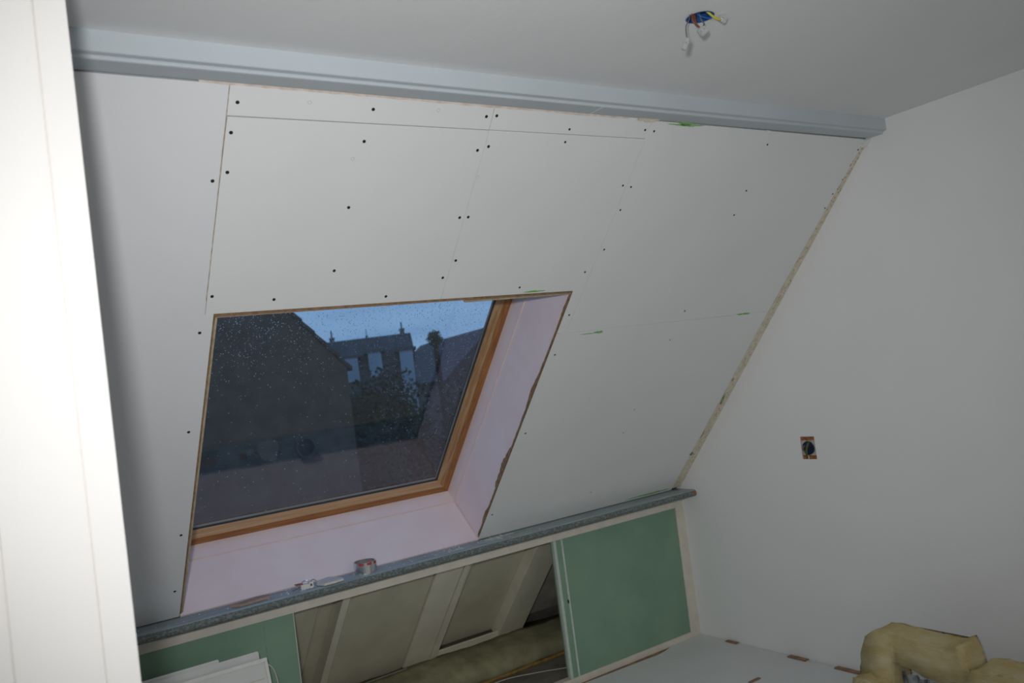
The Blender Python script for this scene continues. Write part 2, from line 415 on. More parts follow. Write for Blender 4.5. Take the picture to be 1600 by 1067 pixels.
# peach corner filler where sill and side reveal meet
bm = bmesh.new(); tube(bm, [SP(WU1-.003, WV0+.001, .01), SP(WU1-.003, WV0+.002, .12), SP(WU1-.003, WV0+.004, .325)], .0018); link('corner_filler', bm, m_peach, rv)
# edge laths round the opening: brown paper edge plus pale lath
link('edge_lath', slab([(.7035, .03), (.7085, .03), (.7085, 1.46), (.7035, WV1)], -.0005, .010), m_paperb, rv)
link('edge_lath', slab([(.7085, .03), (.7160, .03), (.7160, 1.458), (.7085, 1.46)], .003, .016), m_lath, rv)
link('edge_lath', slab([(.7085, 1.458), (1.63, 1.462), (1.63, 1.468), (.7035, 1.468)], -.0005, .010), m_paperb, rv)
link('edge_lath', slab([(.7085, 1.452), (1.63, 1.456), (1.63, 1.462), (.7085, 1.458)], .003, .016), m_cbrown, rv)
link('edge_lath', slab([(1.60, 1.457), (2.091, 1.459), (2.091, 1.467), (1.60, 1.4655)], -.001, .012), m_paperb, rv)
link('edge_lath', slab([(1.60, 1.445), (2.091, 1.451), (2.091, 1.4595), (1.60, 1.4575)], .003, .02), m_lath, rv)
random.seed(12); n = 90; A = []; Bq = []
for i in range(n + 1):
    v = WV0 + .02 + (WV1 - WV0 - .03) * i / n
    w_ = .004 + .005*max(0, noise.noise(Vector((v*9, 3.1, 0)))) + .0015*random.random()
    if .36 < v < .62: w_ += (.009 + .004*noise.noise(Vector((v*45, 1.7, 0))))*math.sin((v-.36)/.26*math.pi)**.5
    if .12 < v < .24: w_ += (.006 + .003*noise.noise(Vector((v*50, 5.7, 0))))*math.sin((v-.12)/.12*math.pi)
    if .85 < v < 1.05: w_ += .006*math.sin((v-.85)/.2*math.pi)
    A.append((v, -.0006)); Bq.append((v, w_*1.7))
bm = bmesh.new(); prism(bm, A + Bq[::-1], lambda v, d, u: SP(u, v, d), WU1-.0035, WU1+.0005)
link('chipped_edge', bm, m_paperb, rv)
random.seed(13); A = []; Bq = []
for i in range(n + 1):
    v = WV0 + .01 + (WV1 - WV0 - .015) * i / n
    A.append((WU1-.0022 - .0012*random.random(), v)); Bq.append((WU1+.0012, v))
link('chipped_edge', slab(A + Bq[::-1], -.0006, .003), m_paperb, rv)
# thin dark batten line below the pink sill, above the ledge
link('sill_batten', slab([(.705, .0105), (WU1+.01, .0105), (WU1+.01, .0135), (.705, .0205)], -.0015, .03), m_lath, rv)

# ------------------------------------------------------------------ window
win = struct(empty('window_1', SP(1.4, WV0, .34)), 'pine roof window with rain on the pane')
def member(name, side, prof, material, parent):
    """side of a mitred rectangular ring; prof = [(inset, depth)]"""
    u0, u1, v0, v1 = WU0, WU1, WV0, WV1
    bm = bmesh.new(); ends = []
    for e in (0, 1):
        row = []
        for ins, d in prof:
            if side == 'bottom': p = (u0+ins if e == 0 else u1-ins, v0+ins)
            if side == 'top': p = (u0+ins if e == 0 else u1-ins, v1-ins)
            if side == 'left': p = (u0+ins, v0+ins if e == 0 else v1-ins)
            if side == 'right': p = (u1-ins, v0+ins if e == 0 else v1-ins)
            row.append(bm.verts.new(SP(p[0], p[1], d)))
        ends.append(row)
    k = len(prof)
    bm.faces.new(ends[0]); bm.faces.new(ends[1][::-1])
    for i in range(k): bm.faces.new((ends[0][i], ends[0][(i+1) % k], ends[1][(i+1) % k], ends[1][i]))
    return link(name, bm, material, parent, origin=SP(1.4, WV0, .34))
P1 = [(-.005, .326), (.004, .326), (.034, .3345), (.038, .338), (.038, .40), (-.005, .40)]
P2 = [(.038, .330), (.041, .3275), (.066, .3465), (.069, .352), (.069, .375), (.038, .39)]
P3 = [(.066, .350), (.074, .3545), (.074, .359), (.066, .359)]
for s in ('bottom', 'top', 'left', 'right'):
    h = s in ('bottom', 'top')
    member('frame_rail', s, P1, m_wd_h if h else m_wd_v, win)
    member('sash_rail', s, P2, m_wl_h if h else m_wl_v, win)
    member('gasket', s, P3, m_gasket, win)
pane = link('pane', slab([(WU0+.07, WV0+.07), (WU1-.07, WV0+.07), (WU1-.07, WV1-.07), (WU0+.07, WV1-.07)], .3592, .3650), m_glass, win, origin=SP(1.4, WV0, .34))
# rain drops on the outer face
random.seed(77); bm = bmesh.new(); cnt = 0
while cnt < 5200:
    u = random.uniform(WU0+.08, WU1-.08); v = random.uniform(WV0+.08, WV1-.08)
    dens = .03 + .97*max(0, (v-.78)/.60)**1.5 + (.12 if u > 1.6 and v > .4 else 0)
    if random.random() > dens: continue
    r = random.choice((.0008, .0010, .0012, .0015, .0020)); cnt += 1
    top = bm.verts.new(SP(u, v, .3652 + r*.75))
    base = [bm.verts.new(SP(u + r*math.cos(k*math.pi/3), v + r*1.25*math.sin(k*math.pi/3), .3652)) for k in range(6)]
    mid = [bm.verts.new(SP(u + r*.75*math.cos(k*math.pi/3), v + r*.95*math.sin(k*math.pi/3), .3652 + r*.5)) for k in range(6)]
    for k in range(6):
        bm.faces.new((base[k], base[(k+1) % 6], mid[(k+1) % 6], mid[k])); bm.faces.new((mid[k], mid[(k+1) % 6], top))
    bm.faces.new(base[::-1])
o = link('rain_drops', bm, m_drop, win, origin=SP(1.4, WV0, .34), smooth=True); o['kind'] = 'stuff'

# ------------------------------------------------------------------ boxed trim under the ceiling
def xprism(poly, x0, x1):
    bm = bmesh.new(); prism(bm, poly, lambda y, z, x: Vector((x, y, z)), x0, x1); return bm
tr = struct(link('trim_1', xprism([(2.018, 2.56), (2.018, 2.4515), (2.020, 2.4495), (2.0325, 2.4470), (2.035, 2.4440), (2.035, 2.4395), (2.038, 2.4378), (2.104, 2.4378), (2.14, 2.46), (2.14, 2.56)], XL, XR-.0005), m_trim), 'blue-white boxed trim along the top of the slope')
link('trim_joint', BX((1.868, 2.036, 2.4370), (1.872, 2.104, 2.4379)), m_board, tr)

# ------------------------------------------------------------------ ledge
prof = [(3.64, .797), (3.468, .797)]
for k in range(9):
    a = math.radians(-90 - k*22.5); prof.append((3.468 + .0185*math.cos(a), .8158 + .0188*math.sin(a)))
prof += [(3.468, .8346), (3.64, .8346)]
lp = []
for p in prof:
    if not lp or (abs(p[0]-lp[-1][0]) + abs(p[1]-lp[-1][1])) > 1e-3: lp.append(p)
lg = struct(link('trim_2', xprism(lp, XL, XR-.0005), m_ledge), 'dusty grey-blue ledge on the knee wall')
nose = [(3.4715, .7963)]
for k in range(7):
    a = math.radians(-90 - k*22.5); nose.append((3.468 + .0192*math.cos(a), .8158 + .0195*math.sin(a)))
nose += [(3.458, .826), (3.4715, .80)]
link('ledge_nosing', xprism(nose, XL, XR-.0005), m_nose, lg)
link('bare_chip', BX((3.446, 3.4465, .808), (3.4725, 3.466, .826), .003), mat('bare_orange', (.40, .16, .06), .8, .1, 50), lg)
bm = bmesh.new()
random.seed(5)
for k in range(170):
    u = random.choice((random.gauss(2.18, .07), random.gauss(1.9, .05), random.gauss(1.2, .15), random.uniform(.5, 2.4)))
    y = random.uniform(3.48, 3.575); r = random.uniform(.0008, .0026)
    box(bm, (u-r, y-r, .8344), (u+r, y+r*1.2, .8346+r*.9), None)
o = link('plaster_dust', bm, m_board, lg); o['kind'] = 'stuff'
def dustpatch(cx, cy, lx, ly, seed):
    random.seed(seed); bm = bmesh.new()
    prism(bm, [(cx + lx*math.cos(k*math.pi/12)*random.uniform(.6, 1.2), cy + ly*math.sin(k*math.pi/12)*random.uniform(.6, 1.2)) for k in range(24)], lambda a, b, d: Vector((a, b, d)), .8340, .8350)
    o = link('plaster_spill', bm, mat('plaster_spill', (.62, .66, .66), .8, .2, 90, col2=(.42, .48, .48), lo=.45, hi=.6), lg); o['kind'] = 'stuff'
dustpatch(2.20, 3.545, .10, .022, 3); dustpatch(2.12, 3.51, .07, .012, 6); dustpatch(1.93, 3.50, .035, .009, 8)

# ------------------------------------------------------------------ knee wall
kw = struct(link('wall_knee', BX((XL, YK, .735), (XR, YK+.06, .7975)), m_beige))
link('bottom_rail', BX((1.145, YK-.001, -.006), (XR-.07, YK+.045, .030), .002), m_beige, kw)
link('bottom_rail', BX((XL, YK-.001, -.006), (1.145, YK+.045, .030), .002), m_beige, kw)
bm = bmesh.new(); prism(bm, [(3.411, .736), (XR-.0005, .736), (XR-.0005, -.005), (3.40, -.005)], lambda x, z, y: Vector((x, y, z)), YK-.0012, YK+.045)
link('end_stile', bm, m_beige, kw)
link('green_board', BX((2.590, YK+.004, .0305), (3.409, YK+.0165, .7345), .001), m_green, kw)
link('green_board', BX((XL, YK+.004, .0305), (1.0215, YK+.0165, .7345), .001), m_green, kw)
link('green_board', BX((1.0235, YK+.004, .0305), (1.148, YK+.0165, .7345), .001), m_green, kw)
link('board_edge', BX((1.1482, YK+.003, .0305), (1.1525, YK+.0175, .7345), .0008), m_gedge, kw)
link('board_edge', BX((1.0210, YK+.003, .0305), (1.0240, YK+.0168, .7345), .0005), mat('green_joint', (.32, .44, .35), .8, .2, 30), kw)
link('upright_bead', BX((2.5285, YK-.001, .0305), (2.5460, YK+.020, .7345), .0015), m_gedge, kw)
link('upright_stud', BX((2.5460, YK+.003, .0305), (2.5790, YK+.055, .7345), .001), m_green, kw)
link('upright_bead', BX((2.5790, YK-.001, .0305), (2.5900, YK+.019, .7345), .0015), m_gedge, kw)
bm = bmesh.new(); prism(bm, [(2.5765+.0035*math.cos(k*math.pi/4), .415+.010*math.sin(k*math.pi/4)) for k in range(8)], lambda x, z, y: Vector((x, y, z)), YK-.003, YK+.004)
link('dark_hole', bm, m_screw, kw)
for z in (.62, .24):
    bm = bmesh.new(); prism(bm, [(3.437+.004*math.cos(k*math.pi/4), z+.004*math.sin(k*math.pi/4)) for k in range(8)], lambda x, z, y: Vector((x, y, z)), YK-.0025, YK+.004)
    link('filled_nail', bm, m_board, kw)

# void behind the knee wall
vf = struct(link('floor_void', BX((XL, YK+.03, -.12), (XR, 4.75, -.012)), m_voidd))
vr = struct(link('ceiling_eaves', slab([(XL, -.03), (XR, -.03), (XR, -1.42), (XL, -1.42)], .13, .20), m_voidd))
def vboard(u0, u1, v0, v1, d, material, name='lining_board', th=.03):
    return link(name, BX_slab(u0, u1, v0, v1, d, th), material, vr)
def BX_slab(u0, u1, v0, v1, d, th):
    bm = slab([(u0, v0), (u1, v0), (u1, v1), (u0, v1)], d, d+th)
    bmesh.ops.bevel(bm, geom=bm.edges[:], offset=.0015, segments=1, affect='EDGES'); return bm
vboard(XL, 1.337, -1.02, -.03, .040, m_void)
vboard(1.3375, 1.341, -1.02, -.03, .036, m_voidl, 'board_edge')
vboard(1.345, 1.432, -1.02, -.03, .075, m_void)
vboard(1.432, 1.470, -1.02, -.03, .006, m_voidl, 'rafter', .12)
vboard(1.474, 1.927, -1.01, -.03, .030, m_void)
vboard(1.931, 2.086, -.99, -.03, .018, m_voidl, 'rafter', .10)
vboard(2.089, 2.128, -1.0, -.03, .010, m_voidl, 'rafter_strip', .11)
vboard(2.115, 2.122, -.40, -.12, .008, m_void, 'rafter_groove', .01)
vboard(2.132, 2.54, -1.0, -.03, .085, m_void)
vboard(2.545, 2.722, -1.0, -.03, .018, m_voidl, 'rafter', .10)
vboard(2.726, XR, -1.0, -.03, .10, mat('void_board_grey', (.46, .44, .38), .85, .15, 8))
for (x0, x1) in ((1.95, 2.66),):
    bm = bmesh.new(); box(bm, (x0, 4.262, -.01), (x1, 4.275, .150)); link('low_board', bm, m_void, vr)
    link('low_board_edge', BX((x0, 4.258, .150), (x1, 4.268, .155)), m_voidl, vr)
bm = bmesh.new(); tube(bm, [(1.30, 4.20, .128), (1.6, 4.205, .131), (1.925, 4.208, .136)], .0045); link('crack_line', bm, m_voidd, vr)
# olive batt lying in the eaves
bm = bmesh.new(); nx = 70; prof = [(4.02, .0), (3.995, .035), (4.01, .075), (4.06, .110), (4.13, .128), (4.20, .134), (4.30, .13)]
rows = []
for i in range(nx + 1):
    x = 1.2 + (3.46 - 1.2) * i / nx; row = []
    for j, (y, z) in enumerate(prof):
        k = noise.noise(Vector((x*4, j*.7, 1.3))) ; k2 = noise.noise(Vector((x*13, j*1.1, 7.7)))
        row.append(bm.verts.new((x, y + .018*k + .006*k2 + .02*(x-2.2), z*(1 + .06*k) + (.006*k2 if j else 0) - .010)))
    rows.append(row)
for a, b in zip(rows, rows[1:]):
    for j in range(len(prof)-1): bm.faces.new((a[j], a[j+1], b[j+1], b[j]))
for row in (rows[0], rows[-1]): bm.faces.new(row)
bm.faces.new([r[0] for r in rows] + [r[-1] for r in rows][::-1])
t = link('insulation_batt', bm, m_batt, origin=(2.3, 4.15, -.012), smooth=True)
tag(t, 'long olive dusty insulation batt lying in the eaves behind the knee wall opening', 'insulation')
bm = bmesh.new(); pts = [(1.9 + .05*i, 4.003 + .02*(1.9+.05*i-2.2) + .01*noise.noise(Vector((i*.4, 0, 0))), -.004) for i in range(31)]
tube(bm, pts, .010, 6); link('orange_edge', bm, m_woolb, t, smooth=True)
bm = bmesh.new(); tube(bm, smooth_path([(1.75, 3.80, -.0095), (2.05, 3.92, -.0095), (2.35, 3.97, -.0095), (2.55, 3.90, -.0095), (2.75, 3.80, -.0095), (2.95, 3.80, -.0095)]), .0025)
tag(link('cable', bm, m_wwhite, origin=(2.3, 3.9, -.012), smooth=True), 'thin pale cable on the dark floor inside the knee wall opening', 'cable')

# ------------------------------------------------------------------ door leaf in the foreground left
be = math.radians(70); e0 = Vector((.224, 1.48, 0)); al = Vector((-math.sin(be), -math.cos(be), 0)); nr = Vector((math.cos(be), -math.sin(be), 0))
def DP(a, z, d): return e0 + al*a - nr*d + Vector((0, 0, z))
door = struct(empty('door_1', tuple(e0 + al*.30)), 'ivory planked door leaf standing open at the left')
cuts = [0.0, .054, .182, .310, .438, .566]
for i, (a, b) in enumerate(zip(cuts, cuts[1:])):
    bm = bmesh.new(); 
    prism(bm, [(a+(.0018 if i else 0), .008), (b-.0018, .008), (b-.0018, 2.42), (a+(.0018 if i else 0), 2.42)], lambda q, z, d: DP(q, z, d), 0, .038)
    es = [e for e in bm.edges if abs((e.verts[0].co - e.verts[1].co).z) > 2]
    bmesh.ops.bevel(bm, geom=es, offset=.0006, segments=2, affect='EDGES')
    link('door_plank', bm, m_door, door, origin=tuple(e0 + al*.30))
bm = bmesh.new(); prism(bm, [(.004, .012), (.560, .012), (.560, 2.416), (.004, 2.416)], lambda q, z, d: DP(q, z, d), .006, .030)
link('door_core', bm, m_door, door, origin=tuple(e0 + al*.30))
for z in (.25, 1.2, 2.15):
    bm = bmesh.new(); prism(bm, [(.563, z), (.585, z), (.585, z+.09), (.563, z+.09)], lambda q, zz, d: DP(q, zz, d), .005, .025)
    link('hinge', bm, m_foil, door, origin=tuple(e0 + al*.30))

# ------------------------------------------------------------------ lamp wires hanging from the ceiling hole
lw = tag(empty('ceiling_junction', (HC[0], HC[1], 2.5)), 'blue junction cup in the ceiling with loose wires and clear connectors', 'wiring')
bm = bmesh.new()
R1 = HR + .001
rings = [[bm.verts.new((HC[0]+r*math.cos(k*math.pi/12), HC[1]+r*math.sin(k*math.pi/12), z)) for k in range(24)] for r, z in ((R1+.002, 2.4992), (R1-.002, 2.4985), (R1-.003, 2.53), (R1-.006, 2.5585))]
for a, b in zip(rings, rings[1:]):
    for k in range(24): bm.faces.new((a[k], a[(k+1) % 24], b[(k+1) % 24], b[k]))
bm.faces.new(rings[-1])
link('blue_cup', bm, m_blue, lw)
def wire(name, pts, r, material, parent=lw):
    bm = bmesh.new(); tube(bm, smooth_path(pts), r, 6); return link(name, bm, material, parent, smooth=True)
wire('wire', [(1.755, 1.515, 2.53), (1.735, 1.505, 2.488), (1.712, 1.50, 2.462), (1.708, 1.50, 2.440), (1.710, 1.50, 2.424)], .0016, m_wgrey)
for k in range(3):
    wire('wire', [(1.755+.006*k, 1.51, 2.53), (1.740+.006*k, 1.50, 2.490), (1.738+.006*k, 1.497, 2.476-.002*k), (1.750+.004*k, 1.495, 2.462)], .0022, m_wbrown)
wire('wire', [(1.775, 1.505, 2.53), (1.770, 1.497, 2.488), (1.778, 1.495, 2.475), (1.768, 1.494, 2.464)], .0022, m_wgrey)
for k in range(2):
    wire('wire', [(1.775, 1.50+.004*k, 2.53), (1.785, 1.48, 2.500-.003*k), (1.805, 1.478, 2.488-.003*k), (1.826, 1.478, 2.486-.002*k)], .0022, m_wgy)
wire('wire', [(1.77, 1.52, 2.53), (1.765, 1.50, 2.500), (1.785, 1.49, 2.489), (1.800, 1.485, 2.492), (1.79, 1.50, 2.52)], .0020, m_wblue)
wire('wire', [(1.745, 1.51, 2.52), (1.756, 1.49, 2.502), (1.77, 1.48, 2.506), (1.785, 1.485, 2.53)], .0018, m_wwhite)
def connector(c, ang, dims, holes):
    M = Matrix.Translation(c) @ Matrix.Rotation(math.radians(33), 4, 'Z').inverted() @ Matrix.Rotation(ang, 4, 'Y')
    a = Vector(dims) / 2
    o = link('connector', BX(tuple(-a), tuple(a), .0022, M), m_clear, lw)
    for h in holes:
        bm = bmesh.new(); hm = M @ Matrix.Translation(Vector((h, -a.y, .002)))
        box(bm, (-.0022, -.0008, -.0028), (.0022, .003, .0028), hm); link('terminal', bm, m_foil, o)
connector(Vector((1.694, 1.495, 2.408)), math.radians(28), (.012, .010, .034), (0,))
connector(Vector((1.764, 1.492, 2.450)), math.radians(-32), (.024, .012, .022), (-.006, .005))
connector(Vector((1.838, 1.480, 2.488)), math.radians(-50), (.018, .012, .022), (0,))

# ------------------------------------------------------------------ socket hole in the right wall
sk = tag(empty('socket_box', (XR, 2.658, 1.066)), 'empty blue round socket box in a sawn rectangular hole in the right wall', 'socket')
link('hole_backing', BX((XR+.006, hy0, hz0), (XR+.04, hy1, hz1)), m_brick, sk)
link('pale_plaster_ring', BX((XR+.003, hy0+.003, hz0+.019), (XR+.008, hy1-.003, hz1-.019), .001), mat('raw_plaster', (.62, .55, .47), .9, .2, 60), sk)
bm = bmesh.new(); cy, cz = 2.658, 1.066
rings = [[bm.verts.new((x, cy+r*math.cos(k*math.pi/12), cz+r*math.sin(k*math.pi/12))) for k in range(24)] for r, x in ((.0335, XR+.004), (.0335, XR-.002), (.0300, XR-.002), (.0295, XR+.0025))]
for a, b in zip(rings, rings[1:]):
    for k in range(24): bm.faces.new((a[k], a[(k+1) % 24], b[(k+1) % 24], b[k]))
bm.faces.new(rings[-1])
link('round_box', bm, mat('dark_blue_plastic', (.008, .045, .13), .4, .2, 20, col2=(.01, .012, .02)), sk)
bm = bmesh.new(); tube(bm, smooth_path([(XR+.001, 2.650, 1.092), (XR-.008, 2.650, 1.088), (XR-.016, 2.656, 1.065), (XR-.012, 2.664, 1.035), (XR-.006, 2.668, 1.022)]), .0055, 8)
link('cable_end', bm, mat('olive_cable', (.10, .09, .02), .5, .0, 5), sk, smooth=True)
bm = bmesh.new(); tube(bm, smooth_path([(XR-.002, 2.675, 1.08), (XR-.010, 2.682, 1.062), (XR-.004, 2.674, 1.045)]), .004, 6); link('cable_end', bm, m_wgrey, sk, smooth=True)
bm = bmesh.new(); tube(bm, smooth_path([(XR-.006, 2.659, 1.03), (XR-.008, 2.657, 1.015), (XR-.006, 2.656, 1.010)]), .0022, 6); link('cable_end', bm, m_wwhite, sk, smooth=True)

# ------------------------------------------------------------------ things on the ledge
LZ = .8348
tp = tag(empty('tape_roll', (1.475, 3.524, LZ)), 'roll of silver aluminium tape standing on the grey ledge below the window', 'tape')
def ring_mesh(c, r0, r1, z0, z1, n=32):
    bm = bmesh.new(); R = [[bm.verts.new((c[0]+r*math.cos(2*math.pi*k/n), c[1]+r*math.sin(2*math.pi*k/n), z)) for k in range(n)] for r, z in ((r0, z0), (r1, z0), (r1, z1), (r0, z1))]
    for i in range(4):
        a = R[i]; b = R[(i+1) % 4]
        for k in range(n): bm.faces.new((a[k], a[(k+1) % n], b[(k+1) % n], b[k]))
    return bm
link('tape_winding', ring_mesh((1.475, 3.524), .044, .050, LZ, LZ+.048), m_foil, tp, smooth=False)
link('tape_core', ring_mesh((1.475, 3.524), .0415, .044, LZ+.001, LZ+.050), mat('grey_card_core', (.30, .27, .27), .8, .1, 40), tp)
bm = bmesh.new()
for k in range(3):
    a = math.radians(215 + 42*k); b = a + math.radians(26)
    for q in range(4):
        t0 = a + (b-a)*q/4; t1 = a + (b-a)*(q+1)/4
        bm.faces.new([bm.verts.new((1.475+.0503*math.cos(t), 3.524+.0503*math.sin(t), z)) for t, z in ((t0, LZ+.037), (t1, LZ+.037), (t1, LZ+.0475), (t0, LZ+.0475))])
link('red_print', bm, m_red, tp)
link('tape_tail', BX((1.418, 3.468, LZ), (1.434, 3.480, LZ+.010), .001), m_foil, tp)

def scrap(name, poly, z0, th, material, label, tilt=0):
    bm = bmesh.new(); prism(bm, poly, lambda a, b, d: Vector((a, b, z0 + d + (b-3.5)*tilt)), 0, th)
    c = (sum(p[0] for p in poly)/len(poly), sum(p[1] for p in poly)/len(poly), z0)
    return tag(link(name, bm, material, origin=c), label, 'offcut')
scrap('board_offcut', [(1.241, 3.500), (1.258, 3.460), (1.305, 3.457), (1.348, 3.468), (1.352, 3.500), (1.322, 3.574), (1.262, 3.548)], LZ+.002, .009, mat('offcut_pale', (.70, .66, .60), .8, .05, 20), 'pale plasterboard offcut between the tape roll and the terminal block')
scrap('board_offcut', [(.885, 3.510), (.915, 3.478), (1.04, 3.497), (1.045, 3.530), (1.0, 3.55)], LZ+.001, .010, m_cbrown, 'brown faced plasterboard offcut at the left end of the ledge')
tb = tag(empty('terminal_block', (1.194, 3.51, LZ)), 'small cream terminal block with wire ends lying on the ledge', 'connector')
Mt = Matrix.Translation((1.194, 3.505, LZ)) @ Matrix.Rotation(math.radians(-6), 4, 'Z')
link('block_body', BX((-.022, -.013, 0), (.014, .013, .020), .002, Mt), m_whiteg, tb)
link('block_body', BX((.012, -.016, 0), (.030, .012, .026), .002, Mt), m_whiteg, tb)
link('clamp_screw', BX((.016, -.018, .010), (.024, -.015, .019), .001, Mt), m_wgrey, tb)
bm = bmesh.new(); box(bm, (-.040, -.002, .020), (-.010, .024, .023), Mt); link('red_tab', bm, mat('dull_red', (.42, .12, .09), .7, .2, 40), tb)
for i, pts in enumerate(([(-.06, -.012, .004), (-.04, -.004, .008), (-.02, 0, .012)], [(-.02, .005, .022), (.0, .02, .030), (.03, .012, .028)], [(.02, .0, .026), (.035, .012, .030), (.05, .016, .020)])):
    bm = bmesh.new(); tube(bm, smooth_path([Mt @ Vector(p) for p in pts]), .0014); link('wire_end', bm, m_foil if i else m_wgrey, tb, smooth=True)
bm = bmesh.new(); box(bm, (1.108, 3.482, LZ), (1.113, 3.492, LZ+.003)); tag(link('plaster_crumb', bm, m_board, origin=(1.13, 3.487, LZ)), 'tiny plaster crumb left of the terminal block on the ledge', 'crumb')

# ------------------------------------------------------------------ white panels leaning on the knee wall, lower left
def leaning(name, x0, x1, ztop, ybase, ytop, th, label, framed):
    ang = math.atan2(ytop - ybase, ztop); hgt = math.hypot(ytop - ybase, ztop)
    M = Matrix.Translation((x1, ybase, 0.001)) @ Matrix.Rotation(-ang, 4, 'X')
    root = tag(empty(name, ((x0+x1)/2, ybase, 0)), label, 'panel', 'white panels leaning on the knee wall')
    w_ = x0 - x1
    link('sheet', BX((w_, 0, 0.004), (0, th, hgt), .003, M), m_white, root)
    if framed:
        for a, b in (((w_, -.006, hgt-.014), (0, .002, hgt)), ((-.012, -.006, 0.004), (0, .002, hgt-.014)), ((w_, -.006, 0.004), (w_+.012, .002, hgt-.014))):
            link('lip', BX(a, b, .0015, M), m_whiteg, root)
        link('crease', BX((w_+.02, -.0015, hgt-.075), (-.02, .001, hgt-.071), 0, M), m_void, root)
        for k in range(6):
            link('rib', BX((-.10-.09*k, -.002, .05), (-.094-.09*k, .001, hgt-.085), 0, M), m_white, root)
    return root
leaning('white_panel', .10, .954, .650, 3.16, 3.350, .016, 'front white panel with a raised lip, leaning on the green boards', True)
leaning('white_panel', .05, .936, .672, 3.225, 3.385, .010, 'rear white panel showing its top edge behind the lipped panel', False)
leaning('white_panel', .00, .79, .680, 3.24, 3.402, .008, 'rearmost white panel ending further left than the other two', False)
bm = bmesh.new(); tube(bm, smooth_path([(.935, 3.40, .60), (.965, 3.40, .61), (.99, 3.41, .585), (1.005, 3.42, .54), (1.01, 3.42, .46), (1.0, 3.40, .2), (.99, 3.36, .004)]), .0028)
tag(link('thin_cord', bm, m_wwhite, origin=(1.0, 3.4, 0), smooth=True), 'thin white cord hanging beside the right edge of the leaning panels', 'cord')

# ------------------------------------------------------------------ spacers at the wall foot
for i, (y0, y1, x0) in enumerate(((3.285, 3.365, 3.446), (2.835, 2.945, 3.440), (2.52, 2.670, 3.440))):
    bm = BX((x0, y0, .0002), (XR-.002, y1, .006), .001)
    tag(link('wedge', bm, m_sub, origin=(x0+.01, (y0+y1)/2, 0)), ['small brown wedge at the right wall foot, nearest the knee wall', 'middle brown wedge at the right wall foot', 'brown wedge at the right wall foot beside the insulation roll'][i], 'wedge', 'brown wedges along the right wall')
tag(link('wedge', BX((3.07, 2.868, .0002), (3.145, 2.886, .005), .001), m_sub, origin=(3.1, 2.875, 0)), 'thin brown wedge stuck in a joint of the white floor', 'wedge')

# ------------------------------------------------------------------ folded glass wool batt at the right
wl = tag(empty('glass_wool_roll', (3.2, 2.05, 0)), 'folded yellow glass wool batt on the floor by the right wall', 'insulation')
X0 = 3.06
def yz(px_y, px_z, x=X0): k = x/3.2; return (px_y*k, 1.6 - (1.6-px_z)*k)
outer = [(2.33, -.05), (2.352, .06), (2.345, .15), (2.325, .235), (2.30, .290), (2.255, .322), (2.19, .326), (2.08, .316), (2.0, .308), (1.94, .306), (1.905, .318), (1.885, .336), (1.872, .30), (1.860, .245), (1.850, .17)]
inner = [(1.88, .155), (1.92, .150), (1.98, .160), (2.06, .175), (2.12, .190), (2.185, .203), (2.195, .15), (2.20, .07), (2.20, -.05)]
poly = [yz(*p) for p in outer + inner]
def lumpy(poly, x0, x1, seed, amp=.008, nx=7):
    # densify the outline, sweep it in x with noise
    P = []
    for i in range(len(poly)):
        a = Vector((poly[i][0], poly[i][1])); b = Vector((poly[(i+1) % len(poly)][0], poly[(i+1) % len(poly)][1]))
        k = max(1, int((b-a).length / .018))
        for j in range(k): P.append(a + (b-a)*j/k)
    bm = bmesh.new(); R = []
    for i in range(nx + 1):
        x = x0 + (x1-x0)*i/nx; sh = .94 if i in (0, nx) else 1
        row = []
        for p in P:
            q = Vector((x, p.x, max(.0, p.y)))
            d = noise.noise_vector(q*22 + Vector((seed, 0, 0))) * amp + noise.noise_vector(q*60 + Vector((0, seed, 0))) * amp * .4
            row.append(bm.verts.new((q.x + d.x, q.y + d.y, max(.001, q.z + d.z))))
        R.append(row)
    n = len(P)
    for a, b in zip(R, R[1:]):
        for k in range(n): bm.faces.new((a[k], a[(k+1) % n], b[(k+1) % n], b[k]))
    f1 = bm.faces.new(R[0]); f2 = bm.faces.new(R[-1][::-1])
    bmesh.ops.triangulate(bm, faces=[f1, f2])
    return bm
link('folded_batt', lumpy(poly, X0, X0+.13, 3, .005), m_wool, wl, smooth=True)
low = [yz(*p) for p in ((1.865, -.05), (1.86, .20), (1.84, .243), (1.78, .250), (1.70, .245), (1.4, .225), (1.2, .21), (1.2, -.05))]
link('flat_batt', lumpy(low, X0-.02, X0+.15, 8), m_wool, wl, smooth=True)
lowl = [yz(*p) for p in ((2.36, -.05), (2.365, .05), (2.35, .12), (2.30, .13), (2.22, .09), (2.20, -.05))]
link('flat_batt', lumpy(lowl, X0-.05, X0+.02, 5), m_wool, wl, smooth=True)
# crumpled clear-silver sheet inside the fold
bm = bmesh.new(); nyy, nzz = 46, 8; G = []
for i in range(nyy + 1):
    y = (2.19 - .45*i/nyy) * X0/3.2; row = []
    for j in range(nzz + 1):
        z = .004 + (.205 - .06*i/nyy)*j/nzz
        row.append(bm.verts.new((X0+.06 + .012*math.sin(i*1.3) + .008*noise.noise(Vector((i*.5, j*.3, 0))), y + .01*j/nzz*math.sin(i*.5), z)))
    G.append(row)
for a, b in zip(G, G[1:]):
    for j in range(nzz): bm.faces.new((a[j], a[j+1], b[j+1], b[j]))
link('crumpled_sheet', bm, mat('silver_film', (.50, .52, .52), .22, .3, 30, metal=.6, col2=(.18, .2, .2)), wl)

